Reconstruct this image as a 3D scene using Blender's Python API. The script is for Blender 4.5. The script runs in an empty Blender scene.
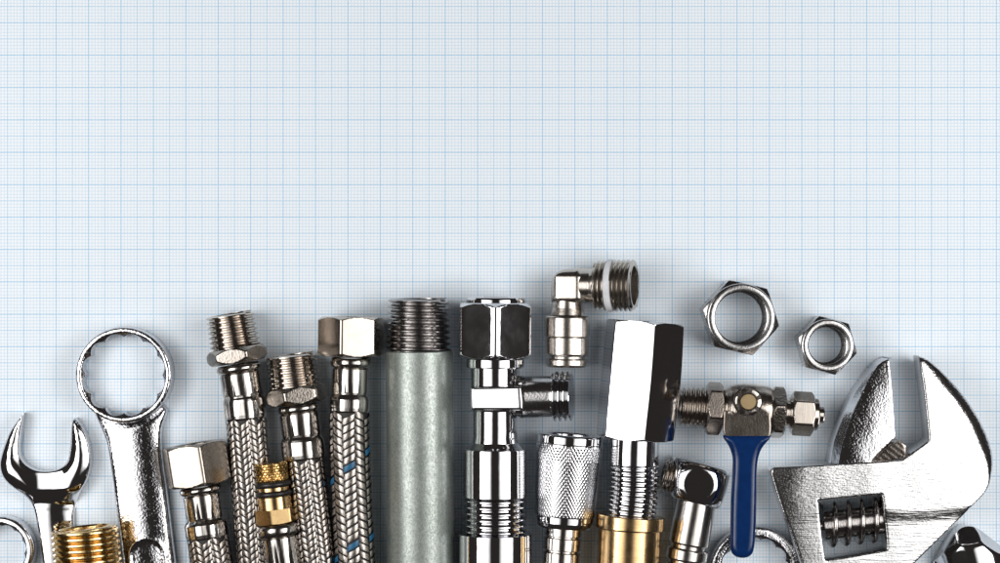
import bpy, bmesh, math, random
import numpy as np
from mathutils import Vector, noise
from mathutils.geometry import delaunay_2d_cdt

random.seed(4)
scene = bpy.context.scene
COL = scene.collection
R = math.radians
PI = math.pi

# ------------------------------------------------------------------ units
# one "unit" below is 1/32.42 of the paper's centimetre grid; S turns it to metres
S = 3.0845e-4
D = 2200.0                       # camera height above the paper, in units
CX, CY = 500.0, 281.5


def fz(z):
    return (D - z) / D


def W(x, y, z=0.0):
    f = fz(z)
    return Vector(((x - CX) * f, (CY - y) * f, z))


# ------------------------------------------------------------------ materials
def new_mat(name):
    m = bpy.data.materials.new(name)
    m.use_nodes = True
    nt = m.node_tree
    b = nt.nodes['Principled BSDF']
    return m, nt, b


def link(nt, a, b):
    nt.links.new(a, b)


def ramp(nt, fac, stops):
    n = nt.nodes.new('ShaderNodeValToRGB')
    el = n.color_ramp.elements
    while len(el) < len(stops):
        el.new(0.5)
    for e, (p, c) in zip(el, stops):
        e.position = p
        e.color = (c[0], c[1], c[2], 1) if not isinstance(c, (int, float)) else (c, c, c, 1)
    link(nt, fac, n.inputs['Fac'])
    return n.outputs['Color']


def noise_tex(nt, vec, scale, detail=3.0, rough=0.55, distort=0.0):
    n = nt.nodes.new('ShaderNodeTexNoise')
    n.inputs['Scale'].default_value = scale
    n.inputs['Detail'].default_value = detail
    n.inputs['Roughness'].default_value = rough
    n.inputs['Distortion'].default_value = distort
    link(nt, vec, n.inputs['Vector'])
    return n.outputs['Fac']


def obj_coord(nt, scale=(1, 1, 1), rot=(0, 0, 0)):
    tc = nt.nodes.new('ShaderNodeTexCoord')
    mp = nt.nodes.new('ShaderNodeMapping')
    k = 1.0 / S                                   # so that noise scales read per unit
    mp.inputs['Scale'].default_value = (scale[0] * k, scale[1] * k, scale[2] * k)
    mp.inputs['Rotation'].default_value = rot
    link(nt, tc.outputs['Object'], mp.inputs['Vector'])
    return mp.outputs['Vector']


def metal(name, col, rough, rvar=0.04, bumps=(), stain=0.0, stain_col=None, aniso=0.0, dents=0.0):
    m, nt, b = new_mat(name)
    b.inputs['Metallic'].default_value = 1.0
    v = obj_coord(nt)
    # fingerprints and wear: roughness drifts over the surface
    f1 = noise_tex(nt, v, 0.06, 4.0, 0.6)
    f2 = noise_tex(nt, v, 0.9, 2.0)
    mx = nt.nodes.new('ShaderNodeMath')
    mx.operation = 'MULTIPLY_ADD'
    link(nt, f2, mx.inputs[0])
    mx.inputs[1].default_value = 0.35
    link(nt, f1, mx.inputs[2])
    mr = nt.nodes.new('ShaderNodeMapRange')
    mr.inputs['From Min'].default_value = 0.35
    mr.inputs['From Max'].default_value = 0.95
    mr.inputs['To Min'].default_value = max(rough - rvar, 0.01)
    mr.inputs['To Max'].default_value = rough + rvar
    link(nt, mx.outputs[0], mr.inputs['Value'])
    link(nt, mr.outputs['Result'], b.inputs['Roughness'])
    if stain > 0:
        sc = stain_col or (col[0] * 0.55, col[1] * 0.5, col[2] * 0.45)
        fs = noise_tex(nt, v, 0.11, 5.0, 0.65, 0.3)
        c = ramp(nt, fs, [(0.45, col), (0.78, tuple(col[i] * (1 - stain) + sc[i] * stain for i in range(3)))])
        link(nt, c, b.inputs['Base Color'])
    else:
        b.inputs['Base Color'].default_value = (*col, 1)
    prev = None
    for (scale, rot, dist, strength, detail) in bumps:
        bv = obj_coord(nt, scale, rot)
        h = noise_tex(nt, bv, 1.0, detail, 0.6)
        bn = nt.nodes.new('ShaderNodeBump')
        bn.inputs['Strength'].default_value = strength
        bn.inputs['Distance'].default_value = dist * S
        link(nt, h, bn.inputs['Height'])
        if prev:
            link(nt, prev, bn.inputs['Normal'])
        prev = bn.outputs['Normal']
    if prev:
        link(nt, prev, b.inputs['Normal'])
    return m


M = {}
M['chrome'] = metal('polished_chrome', (0.64, 0.64, 0.655), 0.065, 0.025, bumps=[((0.05, 0.05, 0.05), (0, 0, 0), 0.25, 0.5, 2)])
M['chrome_dull'] = metal('worn_chrome', (0.47, 0.462, 0.46), 0.17, 0.06, bumps=[((0.45, 0.45, 0.45), (0, 0, 0), 0.3, 0.5, 3)])
M['chrome_peel'] = metal('orange_peel_chrome', (0.60, 0.60, 0.62), 0.075, 0.02, bumps=[((0.5, 0.5, 0.5), (0, 0, 0), 0.5, 0.5, 1.0), ((0.12, 0.12, 0.12), (0, 0, 0), 0.4, 0.5, 1)])
M['chrome_brush'] = metal('ground_chrome', (0.68, 0.68, 0.68), 0.11, 0.04, bumps=[
    ((0.13, 0.55, 0.3), (0, 0, R(-52)), 0.5, 0.4, 2), ((0.5, 0.5, 0.5), (0, 0, 0), 0.3, 0.3, 2)])
M['chrome_file'] = metal('filed_chrome', (0.78, 0.78, 0.78), 0.13, 0.05, bumps=[
    ((0.035, 0.6, 0.3), (0, 0, R(3)), 1.6, 0.5, 4), ((0.6, 0.6, 0.6), (0, 0, 0), 0.6, 0.3, 3)])
def wrench_metal():
    m = metal('ground_chrome_wrench', (0.58, 0.58, 0.58), 0.14, 0.04)
    nt = m.node_tree
    b = nt.nodes['Principled BSDF']
    h1 = noise_tex(nt, obj_coord(nt, (0.12, 0.72, 0.3), (0, 0, R(-52))), 1.0, 2.0)
    h2 = noise_tex(nt, obj_coord(nt, (0.05, 0.62, 0.3), (0, 0, R(3))), 1.0, 2.5)
    tc = nt.nodes.new('ShaderNodeTexCoord')
    sp = nt.nodes.new('ShaderNodeSeparateXYZ')
    link(nt, tc.outputs['Object'], sp.inputs[0])
    mr = nt.nodes.new('ShaderNodeMapRange')
    mr.inputs['From Min'].default_value = -7 * S
    mr.inputs['From Max'].default_value = -11 * S
    link(nt, sp.outputs['Y'], mr.inputs['Value'])
    mx = nt.nodes.new('ShaderNodeMix')
    link(nt, mr.outputs['Result'], mx.inputs['Factor'])
    link(nt, h1, mx.inputs['A'])
    link(nt, h2, mx.inputs['B'])
    n3 = noise_tex(nt, obj_coord(nt, (0.5, 0.5, 0.5)), 1.0, 2.0)
    ad = nt.nodes.new('ShaderNodeMath'); ad.operation = 'MULTIPLY_ADD'
    link(nt, n3, ad.inputs[0]); ad.inputs[1].default_value = 0.4
    link(nt, mx.outputs['Result'], ad.inputs[2])
    bn = nt.nodes.new('ShaderNodeBump')
    bn.inputs['Strength'].default_value = 0.5
    bn.inputs['Distance'].default_value = 0.6 * S
    link(nt, ad.outputs[0], bn.inputs['Height'])
    link(nt, bn.outputs['Normal'], b.inputs['Normal'])
    return m


M['chrome_wrench'] = wrench_metal()
M['nickel_dull'] = metal('dull_nickel', (0.31, 0.275, 0.24), 0.26, 0.05, bumps=[((0.9, 0.1, 0.3), (0, 0, R(8)), 0.2, 0.35, 3)], stain=0.25)
M['brass_satin'] = metal('satin_brass', (0.34, 0.235, 0.115), 0.28, 0.05, bumps=[((0.6, 0.6, 0.6), (0, 0, 0), 0.25, 0.4, 3)], stain=0.3)
M['satin_steel'] = metal('satin_steel', (0.47, 0.445, 0.42), 0.2, 0.05, bumps=[((0.5, 0.05, 0.3), (0, 0, 0), 0.15, 0.3, 3)], stain=0.25)
M['nickel_soft'] = metal('soft_nickel', (0.53, 0.49, 0.445), 0.22, 0.04, bumps=[((0.5, 0.5, 0.5), (0, 0, 0), 0.2, 0.35, 3)], stain=0.3)
M['nickel'] = metal('nickel_plate', (0.56, 0.515, 0.47), 0.14, 0.05, bumps=[((0.5, 0.5, 0.5), (0, 0, 0), 0.2, 0.35, 3)], stain=0.35)
M['nickel_satin'] = metal('satin_nickel', (0.52, 0.47, 0.42), 0.16, 0.04, bumps=[((0.9, 0.06, 0.3), (0, 0, 0), 0.12, 0.3, 3)], stain=0.25)
M['nickel_rough'] = metal('cast_nickel', (0.38, 0.345, 0.31), 0.2, 0.06, bumps=[((0.5, 0.5, 0.5), (0, 0, 0), 0.7, 0.45, 3)], stain=0.4)
M['bronze_nickel'] = metal('dark_nickel', (0.41, 0.365, 0.325), 0.2, 0.06, bumps=[((0.6, 0.6, 0.6), (0, 0, 0), 0.3, 0.5, 3)], stain=0.45)
M['ferrule'] = metal('pressed_steel', (0.52, 0.495, 0.47), 0.14, 0.05, bumps=[((0.3, 0.03, 0.3), (0, 0, 0), 0.4, 0.4, 3)], stain=0.2)
M['braid'] = metal('braided_steel_wire', (0.35, 0.32, 0.295), 0.25, 0.08, bumps=[((1.0, 1.0, 1.0), (0, 0, 0), 0.4, 0.45, 2)], stain=0.35)
M['brass'] = metal('turned_brass', (0.56, 0.385, 0.195), 0.2, 0.05, bumps=[((0.04, 0.9, 0.3), (0, 0, 0), 0.15, 0.4, 3)], stain=0.35)
M['brass_nipple'] = metal('bright_brass', (0.64, 0.46, 0.22), 0.17, 0.05, bumps=[((0.5, 0.5, 0.5), (0, 0, 0), 0.3, 0.5, 3)], stain=0.35)
M['brass_matte'] = metal('matt_brass', (0.40, 0.30, 0.17), 0.42, 0.05, bumps=[((0.9, 0.9, 0.9), (0, 0, 0), 0.3, 0.4, 2)], stain=0.3)
M['brass_old'] = metal('old_brass', (0.60, 0.40, 0.165), 0.2, 0.06, bumps=[((0.5, 0.5, 0.5), (0, 0, 0), 0.3, 0.5, 3)], stain=0.5)
M['steel_thread'] = metal('cut_steel_thread', (0.37, 0.355, 0.35), 0.2, 0.06, bumps=[((0.2, 1.0, 0.4), (0, 0, 0), 0.3, 0.5, 3)], stain=0.4)
M['dark_steel'] = metal('oiled_steel', (0.42, 0.40, 0.39), 0.15, 0.06, bumps=[((0.5, 0.5, 0.5), (0, 0, 0), 0.3, 0.4, 3)], stain=0.3)


def galv():
    m, nt, b = new_mat('galvanised_zinc')
    v = obj_coord(nt, (1, 0.8, 1))
    vo = nt.nodes.new('ShaderNodeTexVoronoi')
    vo.inputs['Scale'].default_value = 0.8
    link(nt, v, vo.inputs['Vector'])
    n1 = noise_tex(nt, v, 0.8, 4.0, 0.7)
    n2 = noise_tex(nt, v, 0.05, 3.0, 0.6)
    a = nt.nodes.new('ShaderNodeMix'); a.data_type = 'RGBA'
    a.inputs['Factor'].default_value = 0.5
    link(nt, vo.outputs['Color'], a.inputs['A'])
    link(nt, n1, a.inputs['B'])
    bw = nt.nodes.new('ShaderNodeRGBToBW')
    link(nt, a.outputs['Result'], bw.inputs['Color'])
    c1 = ramp(nt, bw.outputs['Val'], [(0.22, (0.24, 0.265, 0.25)), (0.78, (0.42, 0.45, 0.43))])
    c2 = ramp(nt, n2, [(0.35, (0.84, 0.87, 0.84)), (0.7, (1, 1, 1))])
    mul = nt.nodes.new('ShaderNodeMix'); mul.data_type = 'RGBA'; mul.blend_type = 'MULTIPLY'
    mul.inputs['Factor'].default_value = 1.0
    link(nt, c1, mul.inputs['A']); link(nt, c2, mul.inputs['B'])
    link(nt, mul.outputs['Result'], b.inputs['Base Color'])
    b.inputs['Metallic'].default_value = 0.75
    r = ramp(nt, bw.outputs['Val'], [(0.2, 0.46), (0.8, 0.32)])
    link(nt, r, b.inputs['Roughness'])
    bn = nt.nodes.new('ShaderNodeBump')
    bn.inputs['Strength'].default_value = 0.35
    bn.inputs['Distance'].default_value = 0.6 * S
    link(nt, bw.outputs['Val'], bn.inputs['Height'])
    link(nt, bn.outputs['Normal'], b.inputs['Normal'])
    return m


M['galv'] = galv()


def plain(name, col, rough, coat=0.0, bump=0.0):
    m, nt, b = new_mat(name)
    v = obj_coord(nt)
    f = noise_tex(nt, v, 0.12, 4.0)
    c = ramp(nt, f, [(0.3, tuple(x * 0.85 for x in col)), (0.75, tuple(min(1, x * 1.12) for x in col))])
    link(nt, c, b.inputs['Base Color'])
    b.inputs['Roughness'].default_value = rough
    b.inputs['Coat Weight'].default_value = coat
    b.inputs['Coat Roughness'].default_value = 0.08
    if bump:
        h = noise_tex(nt, v, 0.25, 3.0)
        bn = nt.nodes.new('ShaderNodeBump')
        bn.inputs['Strength'].default_value = bump
        bn.inputs['Distance'].default_value = 0.5 * S
        link(nt, h, bn.inputs['Height'])
        link(nt, bn.outputs['Normal'], b.inputs['Normal'])
    return m


M['rubber'] = plain('black_rubber', (0.014, 0.013, 0.013), 0.38)
M['tube'] = plain('dark_inner_tube', (0.02, 0.018, 0.018), 0.6)
M['ptfe'] = plain('white_seal_plastic', (0.66, 0.67, 0.70), 0.42)
M['blue_vinyl'] = plain('dipped_blue_vinyl', (0.0035, 0.023, 0.10), 0.14, 0.0, 0.2)
M['blue_vinyl'].node_tree.nodes['Principled BSDF'].inputs['Specular IOR Level'].default_value = 0.4
M['blue_strand'] = plain('blue_dyed_strand', (0.008, 0.105, 0.22), 0.4)


def paper_mat():
    m, nt, b = new_mat('millimetre_paper')
    tc = nt.nodes.new('ShaderNodeTexCoord')
    sep = nt.nodes.new('ShaderNodeSeparateXYZ')
    link(nt, tc.outputs['Object'], sep.inputs[0])

    def math_n(op, a, bb=None, c=None):
        n = nt.nodes.new('ShaderNodeMath')
        n.operation = op
        for i, q in enumerate((a, bb, c)):
            if q is None:
                continue
            if isinstance(q, (int, float)):
                n.inputs[i].default_value = q
            else:
                link(nt, q, n.inputs[i])
        return n.outputs[0]

    pitch = 3.242 * S

    def lines(coord, offset, n, half, soft):
        # 1 on a line of every n-th millimetre, 0 away from it
        u = math_n('DIVIDE', math_n('SUBTRACT', coord, offset), pitch * n)
        fr = math_n('SUBTRACT', u, math_n('FLOOR', math_n('ADD', u, 0.5)))
        dist = math_n('MULTIPLY', math_n('ABSOLUTE', fr), 3.242 * n)    # in units
        mr = nt.nodes.new('ShaderNodeMapRange')
        mr.inputs['From Min'].default_value = half - soft
        mr.inputs['From Max'].default_value = half + soft
        mr.inputs['To Min'].default_value = 1.0
        mr.inputs['To Max'].default_value = 0.0
        link(nt, dist, mr.inputs['Value'])
        return mr.outputs['Result']

    ox = (23.75 - CX) * S
    oy = (CY - 22.5) * S
    out = []
    for co, of in ((sep.outputs['X'], ox), (sep.outputs['Y'], oy)):
        l1 = lines(co, of, 1, 0.36, 0.22)
        l5 = lines(co, of, 5, 0.42, 0.2)
        l10 = lines(co, of, 10, 0.45, 0.2)
        a = math_n('MULTIPLY', l1, 0.38)
        a = math_n('MAXIMUM', a, math_n('MULTIPLY', l5, 0.64))
        a = math_n('MAXIMUM', a, math_n('MULTIPLY', l10, 0.82))
        out.append(a)
    # ink prints unevenly
    v = obj_coord(nt)
    ni = noise_tex(nt, v, 0.35, 3.0)
    ink = math_n('MAXIMUM', out[0], out[1])
    ink = math_n('MULTIPLY', ink, math_n('MULTIPLY_ADD', ni, 0.7, 0.62))
    base = ramp(nt, noise_tex(nt, v, 0.02, 4.0), [(0.35, (0.81, 0.853, 0.895)), (0.7, (0.83, 0.865, 0.90))])
    mix = nt.nodes.new('ShaderNodeMix'); mix.data_type = 'RGBA'
    link(nt, ink, mix.inputs['Factor'])
    link(nt, base, mix.inputs['A'])
    mix.inputs['B'].default_value = (0.20, 0.47, 0.71, 1)
    link(nt, mix.outputs['Result'], b.inputs['Base Color'])
    b.inputs['Roughness'].default_value = 0.75
    b.inputs['Specular IOR Level'].default_value = 0.25
    bn = nt.nodes.new('ShaderNodeBump')
    bn.inputs['Strength'].default_value = 0.15
    bn.inputs['Distance'].default_value = 0.4 * S
    link(nt, noise_tex(nt, v, 0.5, 5.0), bn.inputs['Height'])
    link(nt, bn.outputs['Normal'], b.inputs['Normal'])
    return m


M['paper'] = paper_mat()


# ------------------------------------------------------------------ mesh builder
class MB:
    def __init__(self):
        self.v, self.f = [], []

    def grid(self, rows, wrap=False):
        """rows: list of lists of points (all of one length)"""
        base = len(self.v)
        n = len(rows[0])
        for r in rows:
            self.v.extend(r)
        for i in range(len(rows) - 1):
            for j in range(n if wrap else n - 1):
                a = base + i * n + j
                b = base + i * n + (j + 1) % n
                self.f.append((a, b, b + n, a + n))
        return self

    def ngon(self, pts):
        base = len(self.v)
        self.v.extend(pts)
        self.f.append(tuple(range(base, base + len(pts))))
        return self

    def add(self, other):
        base = len(self.v)
        self.v.extend(other.v)
        self.f.extend(tuple(i + base for i in f) for f in other.f)
        return self

    def build(self, name, mat, origin, parent=None, sharp=34.0, merge=0.01):
        me = bpy.data.meshes.new(name)
        bm = bmesh.new()
        vs = [bm.verts.new((Vector(p) - origin) * S) for p in self.v]
        for f in self.f:
            try:
                bm.faces.new([vs[i] for i in f])
            except ValueError:
                pass
        if merge:
            bmesh.ops.remove_doubles(bm, verts=bm.verts, dist=merge * S)
        bmesh.ops.dissolve_degenerate(bm, edges=bm.edges, dist=1e-4 * S)
        bmesh.ops.recalc_face_normals(bm, faces=bm.faces)
        lim = R(sharp)
        for fc in bm.faces:
            fc.smooth = True
        for e in bm.edges:
            if len(e.link_faces) == 2 and e.calc_face_angle(0.0) > lim:
                e.smooth = False
        bm.to_mesh(me)
        bm.free()
        me.materials.append(mat)
        o = bpy.data.objects.new(name, me)
        COL.objects.link(o)
        if parent is not None:
            o.parent = parent
        else:
            o.location = origin * S
        return o


class Thing:
    """an Empty at the base of a thing, parent of its parts"""

    def __init__(self, name, label, cat, x, y, zref=0.0, group=None, zroot=0.0):
        p = W(x, y, zref)
        self.o0 = Vector((p.x, p.y, zroot))
        self.e = bpy.data.objects.new(name, None)
        self.e.empty_display_size = 0.01
        COL.objects.link(self.e)
        self.e.location = self.o0 * S
        self.e['label'] = label
        self.e['category'] = cat
        if group:
            self.e['group'] = group

    def part(self, name, mb, mat, parent=None, sharp=34.0, label=None):
        o = mb.build(name, M[mat], self.o0, parent or self.e, sharp)
        if label:
            o['label'] = label
        return o


# ------------------------------------------------------------------ swept shapes
class Path:
    def __init__(self, pts, raw=False):
        """pts in picture coordinates (x, y, height) unless raw"""
        P = [Vector(p) if raw else W(*p) for p in pts]
        self.f = 1.0 if raw else fz(pts[0][2])
        if len(P) > 2:
            ext = [P[0] * 2 - P[1]] + P + [P[-1] * 2 - P[-2]]
            out = []
            for i in range(1, len(ext) - 2):
                p0, p1, p2, p3 = ext[i - 1:i + 3]
                for k in range(12):
                    t = k / 12
                    out.append(0.5 * ((2 * p1) + (p2 - p0) * t + (2 * p0 - 5 * p1 + 4 * p2 - p3) * t * t + (3 * p1 - p0 - 3 * p2 + p3) * t ** 3))
            out.append(P[-1])
            P = out
        self.P = P
        self.L = [0.0]
        for a, b in zip(P, P[1:]):
            self.L.append(self.L[-1] + (b - a).length)

    def at(self, s):
        s = s * self.f
        L, P = self.L, self.P
        if s <= 0:
            T = (P[1] - P[0]).normalized()
            return P[0] + T * s, T
        if s >= L[-1]:
            T = (P[-1] - P[-2]).normalized()
            return P[-1] + T * (s - L[-1]), T
        i = 0
        while L[i + 1] < s:
            i += 1
        t = (s - L[i]) / (L[i + 1] - L[i])
        T0 = (P[min(i + 1, len(P) - 1)] - P[max(i - 1, 0)]).normalized()
        T1 = (P[min(i + 2, len(P) - 1)] - P[i]).normalized()
        return P[i].lerp(P[i + 1], t), T0.lerp(T1, t).normalized()

    def frame(self, s):
        p, T = self.at(s)
        up = Vector((0, 0, 1)) if abs(T.z) < 0.9 else Vector((0, 1, 0))
        N1 = (up - T * up.dot(T)).normalized()
        N2 = N1.cross(T)
        return p, N1, N2

    def pt(self, s, r, th):
        p, a, b = self.frame(s)
        return p + (a * math.cos(th) + b * math.sin(th)) * (r * self.f)


def ring_pts(path, s, rf, n):
    p, a, b = path.frame(s)
    out = []
    for j in range(n):
        th = 2 * PI * j / n
        r = rf(th) * path.f
        out.append(p + (a * math.cos(th) + b * math.sin(th)) * r)
    return out


def lathe(path, prof, n=72, mod=None, mb=None):
    """prof: list of (s, r); mod(s, th) multiplies r"""
    mb = mb or MB()
    rows = []
    full = []
    for (a, b) in zip(prof, prof[1:]):        # holding loops keep long smooth stretches straight
        full.append(a)
        ln = math.hypot(b[0] - a[0], b[1] - a[1])
        if ln > 2.0:
            for t in (0.35 / ln, 1 - 0.35 / ln):
                full.append((a[0] + (b[0] - a[0]) * t, a[1] + (b[1] - a[1]) * t))
    full.append(prof[-1])
    for (s, r) in full:
        if mod:
            rows.append(ring_pts(path, s, lambda th: r * mod(s, th), n))
        else:
            rows.append(ring_pts(path, s, lambda th: r, n))
    return mb.grid(rows, wrap=True)


def hexf(th, ap, phase, p=70):
    t = 0.0
    for k in range(6):
        c = math.cos(th - phase - k * PI / 3)
        if c > 0:
            t += (c / ap) ** p
    return t ** (-1.0 / p)


def hexnut(path, s0, s1, ap, phase, hole=0.0, hole1=None, c0=True, c1=True, p=70, slope=1.7, rim=0.985, barrel=0.0, depth=None, n=144, lip0=0.0, lipr=None):
    """hexagonal nut from s0 to s1 with chamfered ends; phase in degrees from straight up"""
    ph = R(phase)
    L = s1 - s0
    Rc = ap / math.cos(PI / 6)
    cl = (Rc - ap * rim) / slope + 0.6
    ss = sorted(set([s0 + cl * k / 7 for k in range(8)] + [s0 + cl + (L - 2 * cl) * k / 6 for k in range(7)] + [s1 - cl * k / 7 for k in range(8)]))
    hole1 = hole if hole1 is None else hole1
    rows = []
    d = depth if depth is not None else min(L * 0.8, 18)
    if hole:
        rows.append(ring_pts(path, s0 + d, lambda t: hole * 0.97, n))
        rows.append(ring_pts(path, s0 + 1.2, lambda t: hole, n))
        rows.append(ring_pts(path, s0, lambda t: hole + 1.2, n))
    else:
        rows.append(ring_pts(path, s0, lambda t: 0.05, n))
    for s in ss:
        def rf(th):
            r = hexf(th, ap, ph, p)
            if barrel:
                q = (s - (s0 + s1) / 2) / (L / 2)
                r *= 1 - barrel * q * q
            lim = 1e9
            if c0:
                lim = min(lim, ap * rim + (s - s0) * slope)
            if c1:
                lim = min(lim, ap * rim + (s1 - s) * slope)
            # soft minimum keeps a hair of edge rounding
            return min(r, lim)
        rows.append(ring_pts(path, s, rf, n))
    if hole1:
        rows.append(ring_pts(path, s1, lambda t: hole1, n))
    else:
        rows.append(ring_pts(path, s1, lambda t: 0.05, n))
    return MB().grid(rows, wrap=True)


TRI = (0.0, 0.06, 0.5, 0.95, 1.0, 0.52)
FIN = (0, 0, 0, 0, 0, 0, 0.85, 1, 1, 0.85)
ROUND = (0.0, 0.12, 0.55, 0.9, 1.0, 0.9, 0.55, 0.12)
CREST = (0.0, 0.35, 0.92, 1.0, 1.0, 1.0, 0.92, 0.35)
BITE = (0.0, 0.0, 0.25, 0.8, 1.0, 1.0, 0.8, 0.25)


def thread(path, s0, s1, r0, r1, depth, pitch, n=84, prof=TRI, hole=0.0, hdepth=16.0, close=True, rings=False, end_flat=0.0):
    """helical screw thread (or plain rings) from s0 to s1, crest radius r0 to r1"""
    m = len(prof)
    K = int((s1 - s0) / pitch * m) + 2 * m
    rows = []
    cols = n + 1
    grid = [[None] * cols for _ in range(K)]
    for j in range(cols):
        th = 2 * PI * j / n
        for k in range(K):
            s = s0 + (k / m + (0 if rings else j / n) - 1) * pitch
            h = prof[k % m]
            if s <= s0 or s >= s1:
                s = min(max(s, s0), s1)
                h = 0.0
            r = r0 + (r1 - r0) * (s - s0) / (s1 - s0) - depth * (1 - h)
            grid[k][j] = path.pt(s, r, th)
    mb = MB()
    mb.grid(grid)
    if close:
        rr0, rr1 = r0 - depth, r1 - depth
        if hole:
            lathe(path, [(s0, rr0), (s0 - 0.01, hole + 0.8), (s0 + 0.8, hole), (s0 + hdepth, hole * 0.96), (s0 + hdepth + 0.1, 0.05)], n, mb=mb)
        else:
            lathe(path, [(s0, rr0), (s0 - 0.01, 0.05)], n, mb=mb)
        lathe(path, [(s1, rr1), (s1 + 0.01, 0.05)], n, mb=mb)
    return mb


def arc(s0, s1, r_base, r_top, k=8):
    """half-round bead profile"""
    return [(s0 + (s1 - s0) * (0.5 - 0.5 * math.cos(PI * i / k)), r_base + (r_top - r_base) * math.sin(PI * i / k)) for i in range(k + 1)]


def rcyl(s0, s1, r, e=1.0, cap0=0.05, cap1=0.05):
    """plain cylinder with small rounded edges; caps go in to the given radii"""
    return [(s0, cap0), (s0, r - e), (s0 + e * 0.3, r - e * 0.3), (s0 + e, r), (s1 - e, r), (s1 - e * 0.3, r - e * 0.3), (s1, r - e), (s1, cap1)]


def torus_mb(path, s, r, minor, n=64, k=14):
    rows = []
    for i in range(k):
        a = 2 * PI * i / k
        rows.append(ring_pts(path, s + minor * math.sin(a), lambda t: r + minor * math.cos(a), n))
    rows.append(rows[0])
    return MB().grid(rows, wrap=True)


def knurl(path, s0, s1, r0, r1, depth, teeth, pitch, n_per=8):
    n = teeth * n_per
    ks = max(int((s1 - s0) / pitch * n_per), 4)
    rows = []
    tri = lambda x: abs((x % 1.0) * 2 - 1)
    for i in range(ks + 1):
        s = s0 + (s1 - s0) * i / ks
        r = r0 + (r1 - r0) * i / ks
        e = min(1.0, min(s - s0, s1 - s) / 1.5)

        def rf(th):
            a = th / (2 * PI) * teeth
            b = s / pitch
            g1 = tri(a + b)
            g2 = tri(a - b)
            h = min(min(g1, g2) * 3.2, 1.0)
            return r - depth * (1 - h * max(e, 0))
        rows.append(ring_pts(path, s, rf, n))
    mb = MB().grid(rows, wrap=True)
    lathe(path, [(s0, r0 - depth), (s0 - 0.01, 0.05)], n, mb=mb)
    lathe(path, [(s1, r1 - depth), (s1 + 0.01, 0.05)], n, mb=mb)
    return mb


def braid(path, s0, s1, r, ncol, pitch, rise, w, blue=None):
    """woven flat wire strands: short floats that dive under each other in a herringbone"""
    a, b = MB(), MB()
    nu, nv = 6, 4
    rows = int((s1 - s0) / pitch) + 1
    for c in range(ncol):
        sg = 1 if c % 2 == 0 else -1
        th0 = 2 * PI * c / ncol
        dth = 2 * PI / ncol * 0.97
        for j in range(rows):
            sc = s0 + (j + (0.5 if c % 2 else 0.0)) * pitch + random.uniform(-0.25, 0.25)
            if sc < s0 + 1:
                continue
            lift = random.uniform(-0.15, 0.25)
            wob = random.uniform(-0.35, 0.35)
            tip = random.uniform(-0.22, 0.22)
            g = []
            for iu in range(nu + 1):
                u = iu / nu - 0.5
                row = []
                for iv in range(nv + 1):
                    v = iv / nv - 0.5
                    s = sc - sg * u * (rise + wob) + v * w
                    rr = r - 0.7 + lift + 1.0 * (1 - abs(2 * u) ** 3) + 0.15 * (1 - (2 * v) ** 4) + tip * v
                    row.append(path.pt(max(s, s0 - 1), rr, th0 + u * dth))
                g.append(row)
            t = ((th0 + PI) % (2 * PI)) - PI
            (b if (blue and sg == 1 and blue(t, sc)) else a).grid(g)
    return a, b


# ------------------------------------------------------------------ plate-like shapes
def curve(pts, step=2.0):
    """closed outline through pts; a point with a third item is a sharp corner"""
    n = len(pts)
    P = [Vector((p[0], p[1])) for p in pts]
    corner = [len(p) > 2 for p in pts]
    out = []
    for i in range(n):
        p1, p2 = P[i], P[(i + 1) % n]
        p0 = P[i - 1] if not corner[i] else p1 * 2 - p2
        p3 = P[(i + 2) % n] if not corner[(i + 1) % n] else p2 * 2 - p1
        k = max(int((p2 - p1).length / step), 1)
        for q in range(k):
            t = q / k
            out.append(0.5 * ((2 * p1) + (p2 - p0) * t + (2 * p0 - 5 * p1 + 4 * p2 - p3) * t * t + (3 * p1 - p0 - 3 * p2 + p3) * t ** 3))
    return out


def to_world(pts, z):
    return [W(p[0], p[1], z).to_2d() for p in pts]


def seg_dist(pts, poly, closed=True):
    A = np.array([(p[0], p[1]) for p in poly], float)
    B = np.roll(A, -1, axis=0)
    if not closed:
        A, B = A[:-1], B[:-1]
    P = np.array([(p[0], p[1]) for p in pts], float)
    AB = B - A
    L2 = np.maximum((AB ** 2).sum(1), 1e-12)
    out = np.empty(len(P))
    for i in range(0, len(P), 2000):
        q = P[i:i + 2000, None, :]
        t = np.clip(((q - A) * AB).sum(2) / L2, 0, 1)
        d = q - (A + t[..., None] * AB)
        out[i:i + 2000] = np.sqrt((d ** 2).sum(2)).min(1)
    return out


def inside(pts, polys):
    P = np.array([(p[0], p[1]) for p in pts], float)
    res = np.zeros(len(P), bool)
    for poly in polys:
        A = np.array([(p[0], p[1]) for p in poly], float)
        B = np.roll(A, -1, axis=0)
        for a, b in zip(A, B):
            if a[1] == b[1]:
                continue
            c = (a[1] > P[:, 1]) != (b[1] > P[:, 1])
            x = a[0] + (P[:, 1] - a[1]) / (b[1] - a[1]) * (b[0] - a[0])
            res ^= c & (P[:, 0] < x)
    return res


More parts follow.
